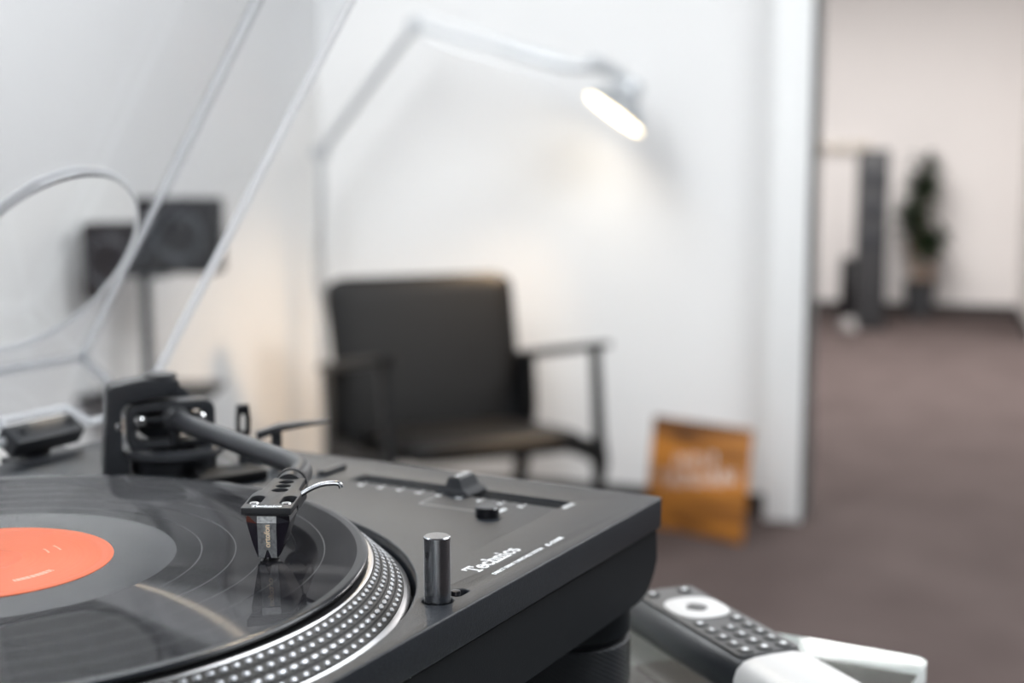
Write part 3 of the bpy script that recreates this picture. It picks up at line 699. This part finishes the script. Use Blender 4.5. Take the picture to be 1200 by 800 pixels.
# hinges: black holder in the notch, post down to the plinth
for a, b in HX:
    c = (a+b)/2
    hg = box('hinge', (a+13)*K, (b+3)*K, (CH-5)*K, (CH+9.5)*K, -2*K, 9*K, 'black', tt, BP, 0.8*K)
    for s in (a+19, b-6):
        lathe('hinge_screw', [(0, 0.8), (2.2, 0.6), (2.6, 0)], 'darkmetal', hg, 20, BP @ Matrix.Translation((s*K, (CH+1)*K, 9*K)) @ Matrix.Diagonal((K, K, K, 1)))
    xc = 270-c-4
    box('hinge_post', (xc-9)*K, (xc+9)*K, 176*K, 190*K, Z(-40), Z(0), 'deep', hg, None, 1*K)
    box('hinge_foot', (xc-20)*K, (xc+20)*K, 160*K, 186*K, Z(-24), Z(-11), 'black', hg, None, 1.5*K)
lathe('plinth_screw', [(0, 1.6), (3, 1.4), (4, 0.4), (4, 0)], 'steel', tt, 24, Matrix.Translation(mm(203, 132, ZP)) @ Matrix.Diagonal((K, K, K, 1)))

# ------------------------------------------------------------------ the record
rec = empty('vinyl_record', (0, 0, ZR - 0.0017))
tag(rec, 'black vinyl record with an orange centre label lying on the platter', 'record')
pr = [(3.7, 1.55), (49.6, 1.55), (50.0, 1.6), (73.6, 1.62), (74, 1.7), (146, 1.7), (148.4, 1.85), (149.6, 1.8), (150.4, 1.2), (150.5, 0.9), (150.2, 0.4), (148, 0.02), (3.7, 0.02)]
ms = [1, 1, 1, 1, 0, 1, 1, 1, 1, 1, 1, 1]
lathe('disc', [(r*K, z*K) for r, z in pr], ['vinyl', 'vinyl_smooth'], rec, 256, mats=ms)
pr = [(3.7, 1.75), (13.8, 1.75), (14.4, 2.05), (15.2, 2.05), (15.8, 1.8), (43.5, 1.8), (44.2, 1.62), (45.6, 1.62), (46.2, 1.82), (49.4, 1.8), (49.6, 1.5)]
lab = lathe('label', [(r*K, z*K) for r, z in pr], 'label', rec, 128)
lab['label'] = 'orange paper centre label'
# pale printing on the label, too small to read
lp_m = mat('pale_label_print', (0.66, 0.30, 0.20), 0.5)
bm = bmesh.new()
for (r, a0, a1, w_) in ((36, 40, 100, 1.0), (33.5, 42, 96, 1.0), (31, 44, 92, 1.0), (28.5, 46, 88, 0.9), (30, -30, -15, 0.9), (25, -34, -18, 0.9), (33, -112, -82, 3.0)):
    a = a0
    while a < a1:
        st = random.uniform(1.2, 3.2); b = min(a1, a+st)
        bm.faces.new([bm.verts.new((rr*K*math.cos(R(t_)), rr*K*math.sin(R(t_)), 1.84*K)) for rr, t_ in ((r-w_/2, a), (r+w_/2, a), (r+w_/2, b), (r-w_/2, b))])
        a = b + random.uniform(0.3, 0.8)
o = done(bm, 'label_print', lp_m, rec); o['kind'] = 'stuff'
for r in (84, 97.5, 109, 121.5, 133):       # the smooth gaps between tracks
    lathe('track_gap', [((r-0.28)*K, 1.715*K), ((r+0.28)*K, 1.715*K)], 'vinyl_smooth', rec, 160)

# ------------------------------------------------------------------ remote control on the glass
rz = math.atan2(-0.788, -0.616)
rc = empty('remote_control', (0.0, 0.0, ZT))
# frame: x along its length from the far end, y across to its near-left side
ux = Vector((math.cos(rz), math.sin(rz), 0)); uy = Vector((ux.y, -ux.x, 0))
far_right = Vector((0.350, -0.1625, 0))
rc.location = far_right + uy*0.022 + Vector((0, 0, ZT)); rc.rotation_euler = (0, 0, 0)
RMx = frame_matrix((0, 0, 0), ux, uy, ux.cross(uy))
if ux.cross(uy).z < 0: RMx = frame_matrix((0, 0, 0), ux, uy, (0, 0, 1))
RLEN, RW, RH = 172, 46, 20
def rloft(name, x0, x1, material, grow=0.0, cr=7):
    """body with a rounded top cross-section, softly rounded ends"""
    bm = bmesh.new(); sect = [(-RW/2+2, 0.0), (-RW/2, 3), (-RW/2, 10), (-RW/2+2, 15), (-RW/2+6, 18.4), (-RW/2+12, RH-0.3), (0, RH), (RW/2-12, RH-0.3), (RW/2-6, 18.4), (RW/2-2, 15), (RW/2, 10), (RW/2, 3), (RW/2-2, 0.0)]
    st = [(x0, 0.93), (x0+0.8, 0.97), (x0+2.5, 1.0), (x1-2.5, 1.0), (x1-0.8, 0.97), (x1, 0.93)]; rg = []
    for x, s in st: rg.append([bm.verts.new(RMx @ Vector((x*K, y*s*K*(1+grow), (RH/2+(z-RH/2)*s*(1+grow))*K + 0.0009))) for y, z in sect])
    for i in range(len(rg)-1):
        for k in range(len(sect)): bm.faces.new((rg[i][k], rg[i][(k+1) % len(sect)], rg[i+1][(k+1) % len(sect)], rg[i+1][k]))
    bm.faces.new(rg[0]); bm.faces.new(rg[-1][::-1])
    return done(bm, name, material, rc, True)
tag(rc, 'dark grey remote control with white ring and white lower half on the glass table', 'remote control')
rloft('body', 0, 113, 'remote_side')
rloft('white_battery_cover', 111, RLEN, 'white_plastic', 0.012)
FT = RMx @ Matrix.Translation((0, 0, (RH+0.9)*K))
plate('face', sc2(rrect(3, 110, -17.5, 17.5, 4)), [], -1.2*K, 0.25*K, 'remote', rc, 0.2*K, FT)
def superell(cx, cy, a, b, e=2.6, n=48):
    return [(cx+a*math.copysign(abs(math.cos(2*math.pi*k/n))**(2/e), math.cos(2*math.pi*k/n)), cy+b*math.copysign(abs(math.sin(2*math.pi*k/n))**(2/e), math.sin(2*math.pi*k/n))) for k in range(n)]
plate('navigation_ring', sc2(superell(40, 0, 17.5, 15.5)), [sc2(superell(40, 0, 6.6, 6.2, 1.5))], 0.2*K, 1.2*K, 'white_plastic', rc, 0.35*K, FT)
plate('centre_button', sc2(superell(40, 0, 5.6, 5.2, 1.5)), [], 0.2*K, 1.0*K, 'button', rc, 0.2*K, FT)
nb = 0
for cx, ys in ((10, (-10, 10)), (62, (-11, 11)), (73, (-11, 0, 11)), (83.5, (-11, 0, 11)), (94, (-11, 0, 11)), (104, (-11, 0, 11))):
    for y in ys:
        bt = plate('button', sc2(superell(cx, y, 4.2, 4.0, 2.4, 24)), [], 0.2*K, 1.1*K, 'button', rc, 0.3*K, FT)
        if cx >= 70 and cx < 100:
            nb += 1
            text('button_numeral', str(nb), 4.0*K, 'white_print', bt, FT @ Matrix.Translation(((cx+1.6)*K, (y)*K, 1.15*K)) @ Matrix.Rotation(R(90), 4, 'Z') @ Matrix.Rotation(R(180), 4, 'Z') @ Matrix.Rotation(R(180), 4, 'Z'), bold=0.0002, align='CENTER')
        else:
            plate('button_mark', sc2(circ(cx, y, 1.5, 16)), [], 1.1*K, 1.18*K, 'white_print', bt, 0, FT)

# ------------------------------------------------------------------ armchair
ch = empty('armchair', room(-0.72, -0.62), RA + R(40))
tag(ch, 'black leather armchair with slim black wooden arms beside the white wall', 'armchair')
# local: -y is the front
def slab(name, pts, hw0, hw1, th, material, parent, rad=0.06):
    """cushion following a side profile pts (y,z), from half width hw0 to hw1, th thick, with rounded outline"""
    bm = bmesh.new(); n = len(pts); rg = []
    for i, (y, z) in enumerate(pts):
        y0, z0 = pts[max(i-1, 0)]; y1, z1 = pts[min(i+1, n-1)]
        t_ = Vector((0, y1-y0, z1-z0)).normalized(); nr = Vector((0, -t_.z, t_.y))
        k = i/(n-1); hw = hw0 + (hw1-hw0)*k
        ends = min(i, n-1-i); L = 0
        cut = {0: 0.05, 1: 0.014, 2: 0.004}.get(ends, 0)
        hw -= cut; tt_ = th*(0.55 if ends == 0 else 0.85 if ends == 1 else 1.0)
        ring = []
        for a in range(24):
            an = 2*math.pi*a/24; cx = math.cos(an); sx_ = math.sin(an)
            px = hw*math.copysign(abs(cx)**0.25, cx); pn = tt_/2*math.copysign(abs(sx_)**0.5, sx_)
            ring.append(bm.verts.new(Vector((px, y, z)) + nr*pn))
        rg.append(ring)
    for i in range(n-1):
        for k in range(24): bm.faces.new((rg[i][k], rg[i][(k+1) % 24], rg[i+1][(k+1) % 24], rg[i+1][k]))
    bm.faces.new(rg[0][::-1]); bm.faces.new(rg[-1])
    return done(bm, name, material, parent, True)
bp = [(0.165, 0.205), (0.168, 0.22), (0.173, 0.25), (0.190, 0.32), (0.212, 0.40), (0.238, 0.49), (0.263, 0.58), (0.283, 0.65), (0.290, 0.675), (0.294, 0.694), (0.297, 0.708)]
slab('backrest', bp, 0.262, 0.285, 0.055, 'leather', ch)
sp = [(0.17, 0.283), (0.15, 0.286), (0.12, 0.290), (0.06, 0.296), (0.0, 0.302), (-0.10, 0.312), (-0.20, 0.32), (-0.26, 0.322), (-0.28, 0.321), (-0.295, 0.318)]
slab('seat', sp, 0.225, 0.245, 0.055, 'leather', ch)
for s in (-1, 1):
    x = s*0.285
    def bar(name, pts, w0, d0):
        bm = bmesh.new(); rg = []
        for i, (y, z) in enumerate(pts):
            y0, z0 = pts[max(i-1, 0)]; y1, z1 = pts[min(i+1, len(pts)-1)]
            t_ = Vector((0, y1-y0, z1-z0)).normalized(); nr = Vector((0, -t_.z, t_.y))
            d_ = d0[i] if isinstance(d0, (list, tuple)) else d0
            rg.append([bm.verts.new(Vector((x+a*w0/2, y, z)) + nr*b*d_/2) for a, b in ((-1, -1), (1, -1), (1, 1), (-1, 1))])
        for i in range(len(pts)-1):
            for k in range(4): bm.faces.new((rg[i][k], rg[i][(k+1) % 4], rg[i+1][(k+1) % 4], rg[i+1][k]))
        bm.faces.new(rg[0][::-1]); bm.faces.new(rg[-1])
        bmesh.ops.bevel(bm, geom=list(bm.edges), offset=0.003, segments=1, affect='EDGES')
        return done(bm, name, 'frame', ch, True)
    bar('armrest', [(0.26, 0.470), (0.10, 0.498), (-0.10, 0.535), (-0.28, 0.568)], 0.050, [0.022, 0.022, 0.02, 0.014])
    bar('front_post', [(-0.235, 0.565), (-0.262, 0.33), (-0.268, 0.27), (-0.262, 0.19), (-0.25, 0.0)], 0.024, [0.022, 0.03, 0.062, 0.018, 0.014])
    bar('back_post', [(0.215, 0.475), (0.19, 0.33), (0.215, 0.2), (0.27, 0.0)], 0.030, [0.10, 0.08, 0.05, 0.024])
    bar('seat_rail', [(0.20, 0.265), (0.0, 0.275), (-0.20, 0.285), (-0.27, 0.285)], 0.030, [0.045, 0.045, 0.05, 0.06])
box('cross_rail', -0.285, 0.285, 0.10, 0.13, 0.235, 0.265, 'frame', ch, bevel=0.004)

# ------------------------------------------------------------------ floor lamp
LY = -0.22
lm = empty('floor_lamp', room(-1.285, LY), RA)
tag(lm, 'slender aluminium floor lamp with a jointed arm lit above the armchair', 'lamp')
lathe('base', [(0, 0), (0.13, 0), (0.13, 0.012), (0.125, 0.016), (0.02, 0.018), (0.012, 0.03), (0, 0.03)], 'lampmetal', lm, 64)
tube('pole', [(0, 0, 0.02), (0, 0, 1.05)], 0.010, 'lampmetal', lm, 20)
tube('pole_sleeve', [(0, 0, 0.62), (0, 0, 0.68)], 0.0135, 'lampmetal', lm, 20)
J1, J2, J3 = Vector((0, 0, 1.05)), Vector((0.305, 0, 1.414)), Vector((0.775, 0, 1.286))
for nm, p in (('joint', J1), ('joint', J2)):
    tube(nm, [p+Vector((0, -0.02, 0)), p+Vector((0, 0.02, 0))], 0.022, 'lampmetal', lm, 24)
tube('lower_arm', [J1, J2], 0.012, 'lampmetal', lm, 16)
tube('upper_arm', [J2, J2.lerp(J3, 0.52), J2.lerp(J3, 0.56), J3], [0.010, 0.010, 0.0145, 0.0145], 'lampmetal', lm, 16)
tube('tension_wire', [J2+Vector((0, 0, 0.03)), J3+Vector((-0.03, 0, 0.028))], 0.0025, 'lampmetal', lm, 8)
tube('tension_wire', [J2+Vector((0.01, 0, -0.03)), J3+Vector((-0.03, 0, -0.03))], 0.0025, 'lampmetal', lm, 8)
tube('cord', smooth_path([(0.012, -0.01, 1.04), (0.016, -0.015, 0.9), (-0.016, -0.015, 0.72), (0.012, -0.012, 0.5), (0.016, -0.012, 0.3), (0.01, -0.012, 0.03)], 10), 0.003, 'lampmetal', lm, 8)
dc = Vector((0.895, 0, 1.160)); dn = (Vector((-0.578, 0, -0.816))*0.93 + Vector((0.10, -1, 0))*0.22).normalized()
q4 = Matrix.Translation(dc) @ dn.to_track_quat('Z', 'Y').to_matrix().to_4x4()
hd = lathe('lamp_shade', [(0.094, 0.006), (0.096, 0.0), (0.088, -0.02), (0.055, -0.052), (0.030, -0.07), (0.026, -0.105), (0.0, -0.108)], 'lampmetal', lm, 64, q4)
lathe('diffuser', [(0, 0.003), (0.07, 0.002), (0.0935, 0.0)], 'bulb', hd, 64, q4)
hb = q4 @ Vector((0, 0, -0.09))
tube('head_joint', [J3, J3.lerp(hb, 0.5)+Vector((0, 0, 0.03)), hb], [0.012, 0.02, 0.018], 'lampmetal', lm, 16)
lathe('knob', [(0, 0.018), (0.018, 0.016), (0.021, 0), (0.018, -0.016), (0, -0.018)], 'lampmetal', lm, 24, Matrix.Translation(J3.lerp(hb, 0.4)+Vector((0, -0.02, 0.035))) @ Matrix.Rotation(R(90), 4, 'X'))
ld = bpy.data.lights.new('lamp_glow', 'SPOT'); ld.energy = 38; ld.color = (1.0, 0.70, 0.42); ld.spot_size = R(90); ld.spot_blend = 0.9; ld.shadow_soft_size = 0.05
lo = bpy.data.objects.new('lamp_glow', ld); COL.objects.link(lo); lo.parent = lm
lo.matrix_local = Matrix.Translation(dc + dn*0.012) @ dn.to_track_quat('-Z', 'Y').to_matrix().to_4x4()

# ------------------------------------------------------------------ record sleeve on the floor
bl = room(-0.287, -0.255); br_ = room(0.006, -0.389)
dx = (br_-bl); wd = dx.length; dx.normalize()
sl = empty('record_sleeve', bl, math.atan2(dx.y, dx.x))
tag(sl, 'square orange wood-grain record sleeve with white lettering leaning by the white door frame', 'record sleeve')
LN = Matrix.Rotation(R(-8), 4, 'X')
box('cover_board', 0, wd, 0, 0.012, 0.0, 0.312, ['wood'], sl, LN, 0.0015)
bm = bmesh.new(); ca, sa = math.cos(R(9)), math.sin(R(9))
for row, (cx0, cx1, cz, hh) in enumerate(((0.085, 0.225, 0.205, 0.040), (0.035, 0.285, 0.158, 0.046))):
    x = cx0
    while x < cx1:
        w_ = random.uniform(0.011, 0.017)
        for s in range(3):
            p0 = Vector((x+random.uniform(0, w_), 0, cz+random.uniform(-hh/2, hh/2))); p1 = p0 + Vector((random.uniform(-0.35, 0.35)*w_, 0, random.choice((-1, 1))*hh*random.uniform(0.5, 0.8)))
            p1.z = max(cz-hh/2, min(cz+hh/2, p1.z)); dd = (p1-p0)
            if dd.length < 1e-4: continue
            pr_ = Vector((-dd.z, 0, dd.x)).normalized()*0.0019
            vs = []
            for c in (p0-pr_, p1-pr_, p1+pr_, p0+pr_):
                c = c - Vector((0.16, 0, 0.18)); c = Vector((c.x*ca - c.z*sa, 0, c.x*sa + c.z*ca)) + Vector((0.16, 0, 0.18))
                vs.append(bm.verts.new(LN @ Vector((c.x, -0.0004, c.z))))
            bm.faces.new(vs)
        x += w_ + 0.003
done(bm, 'lettering', 'white_print', sl)

# ------------------------------------------------------------------ speaker on its stand
sy_ = -1.22
sd = empty('speaker_stand', room(-1.285, sy_), RA + R(18))
tag(sd, 'slim dark pole stand with a small shelf under the black loudspeaker', 'stand')
lathe('base', [(0, 0), (0.13, 0), (0.13, 0.01), (0.02, 0.016), (0, 0.016)], 'stand', sd, 48)
tube('pole', [(0, 0, 0.01), (0, 0, 0.77)], 0.0125, 'stand', sd, 16)
box('shelf', -0.16, 0.16, -0.11, 0.11, 0.49, 0.502, 'frame', sd, bevel=0.003)
box('top_plate', -0.06, 0.06, -0.06, 0.06, 0.767, 0.777, 'stand', sd, bevel=0.002)
sk = empty('loudspeaker', room(-1.225, sy_, 0.777), RA + R(18))
tag(sk, 'wide black loudspeaker on the slim pole stand behind the clear cover', 'loudspeaker')
box('cabinet', -0.13, 0.12, -0.05, 0.07, 0, 0.17, 'speaker', sk, bevel=0.004)
box('grille', -0.125, 0.115, -0.058, -0.05, 0.006, 0.164, 'speaker', sk, bevel=0.003)
for a in (-0.07, 0.04): lathe('driver_ring', [(0.045, 0), (0.052, 0.003), (0.056, 0)], 'stand', sk, 40, Matrix.Translation((a, -0.0585, 0.085)) @ Matrix.Rotation(R(90), 4, 'X'))

# ------------------------------------------------------------------ the room behind
tw = empty('tower_speaker', room(0.142, 4.62), RA + R(8))
tag(tw, 'tall narrow dark grey tower loudspeaker in the room behind', 'loudspeaker')
box('plinth', -0.10, 0.10, -0.14, 0.14, 0, 0.02, 'frame', tw, bevel=0.003)
box('cabinet', -0.075, 0.085, -0.12, 0.12, 0.02, 1.07, 'tower', tw, bevel=0.006)
for a in (-0.074, -0.022, 0.042, 0.084): box('edge_strip', a-0.006, a+0.006, -0.128, -0.119, 0.03, 1.06, 'frame', tw)
for z_ in (0.9, 0.72, 0.54): lathe('driver', [(0, 0.004), (0.02, 0.008), (0.05, 0.002), (0.055, 0)], 'black', tw, 32, Matrix.Translation((0.0, -0.121, z_)) @ Matrix.Rotation(R(90), 4, 'X'))
eq = empty('equipment_rack', room(0.055, 4.98), RA)
tag(eq, 'low black equipment stack with cables left of the tower loudspeaker', 'equipment')
box('lower_cabinet', -0.09, 0.10, -0.12, 0.12, 0, 0.40, 'blackgloss', eq, bevel=0.004)
box('upper_cabinet', 0.0, 0.10, -0.08, 0.10, 0.40, 0.66, 'blackgloss', eq, bevel=0.004)
tube('cable', smooth_path([(0.06, -0.05, 0.66), (0.045, -0.05, 0.78), (0.07, -0.05, 0.9), (0.055, -0.05, 0.98)], 6), 0.014, 'frame', eq, 8)
wr = empty('wall_rail', room(-0.16, 5.54, 1.0), RA)
tag(wr, 'thin pale beige rail on the far wall left of the tower loudspeaker', 'rail')
box('rail_board', -0.2, 0.26, -0.02, 0.0, 0.055, 0.115, 'rail', wr, bevel=0.003)
for a in (-0.12, 0.0, 0.12): box('rail_hook', a-0.012, a+0.012, -0.035, -0.02, 0.07, 0.1, 'steel', wr, bevel=0.002)
cb = empty('cable_coil', room(0.045, 4.33), RA)
tag(cb, 'small pale coil of cable on the carpet before the tower loudspeaker', 'cable')
pts_ = [((0.05-0.0003*k)*math.cos(k*0.5), (0.05-0.0003*k)*math.sin(k*0.5), 0.008+0.0016*k) for k in range(50)]
tube('coil', pts_, 0.007, 'cable', cb, 8)

def plant():
    p = empty('potted_plant', room(0.445, 5.28), RA)
    tag(p, 'leafy green plant with bare brown canes in a dark grey pot', 'plant')
    lathe('pot', [(0, 0), (0.082, 0), (0.10, 0.235), (0.092, 0.235), (0.088, 0.2), (0, 0.2)], 'pot', p, 40)
    lathe('soil', [(0, 0.205), (0.089, 0.202)], 'soil', p, 32)
    rnd = random.Random(7)
    canes = [((-0.03, 0.0), (-0.05, 0.02), 0.62), ((0.02, 0.02), (0.0, 0.0), 0.85), ((0.035, -0.02), (0.07, -0.02), 0.50), ((-0.05, -0.02), (-0.08, 0), 0.48), ((0.05, 0.02), (0.09, 0.02), 0.42)]
    for (a, b, h) in canes:
        tube('cane', smooth_path([(a[0], a[1], 0.2), ((a[0]+b[0])/2+0.01, (a[1]+b[1])/2, 0.2+(h-0.2)*0.5), (b[0], b[1], h)], 4), 0.007, 'stem', p, 8)
    cl = [((0.0, 0, 0.80), 0.15, 75), ((-0.06, 0, 0.64), 0.15, 62), ((0.07, -0.01, 0.47), 0.15, 62), ((0.01, 0, 0.94), 0.10, 25), ((-0.07, 0, 0.54), 0.10, 24), ((0.02, 0, 0.42), 0.09, 16)]
    # one leaf shape, laid out singly
    bm = bmesh.new(); L = 0.14; v0 = []
    for t_ in (0, 0.3, 0.65, 1.0):
        w_ = 0.026*math.sin(math.pi*min(1, t_*0.92+0.08))**0.8; z_ = 0.03*math.sin(t_*2.2) - 0.03*t_*t_
        v0.append([bm.verts.new((t_*L, -w_, z_+0.006)), bm.verts.new((t_*L, 0, z_)), bm.verts.new((t_*L, w_, z_+0.006))])
    for i in range(3):
        for k in range(2): bm.faces.new((v0[i][k], v0[i+1][k], v0[i+1][k+1], v0[i][k+1]))
    me = bpy.data.meshes.new('leaf'); bm.to_mesh(me); bm.free(); me.materials.append(M['leaf'])
    me.polygons.foreach_set('use_smooth', [True]*len(me.polygons))
    for c, r, n in cl:
        for k in range(n):
            o = bpy.data.objects.new('leaf', me); COL.objects.link(o); o.parent = p
            v = Vector((rnd.gauss(0, 1), rnd.gauss(0, 1), rnd.gauss(0, 1))).normalized()*r*rnd.uniform(0.05, 0.6)
            o.location = Vector(c) + v
            o.rotation_euler = (rnd.uniform(-0.5, 0.5), rnd.uniform(-0.9, 0.7), rnd.uniform(0, 6.28)); s = rnd.uniform(0.65, 1.1); o.scale = (s, s, s)
plant()
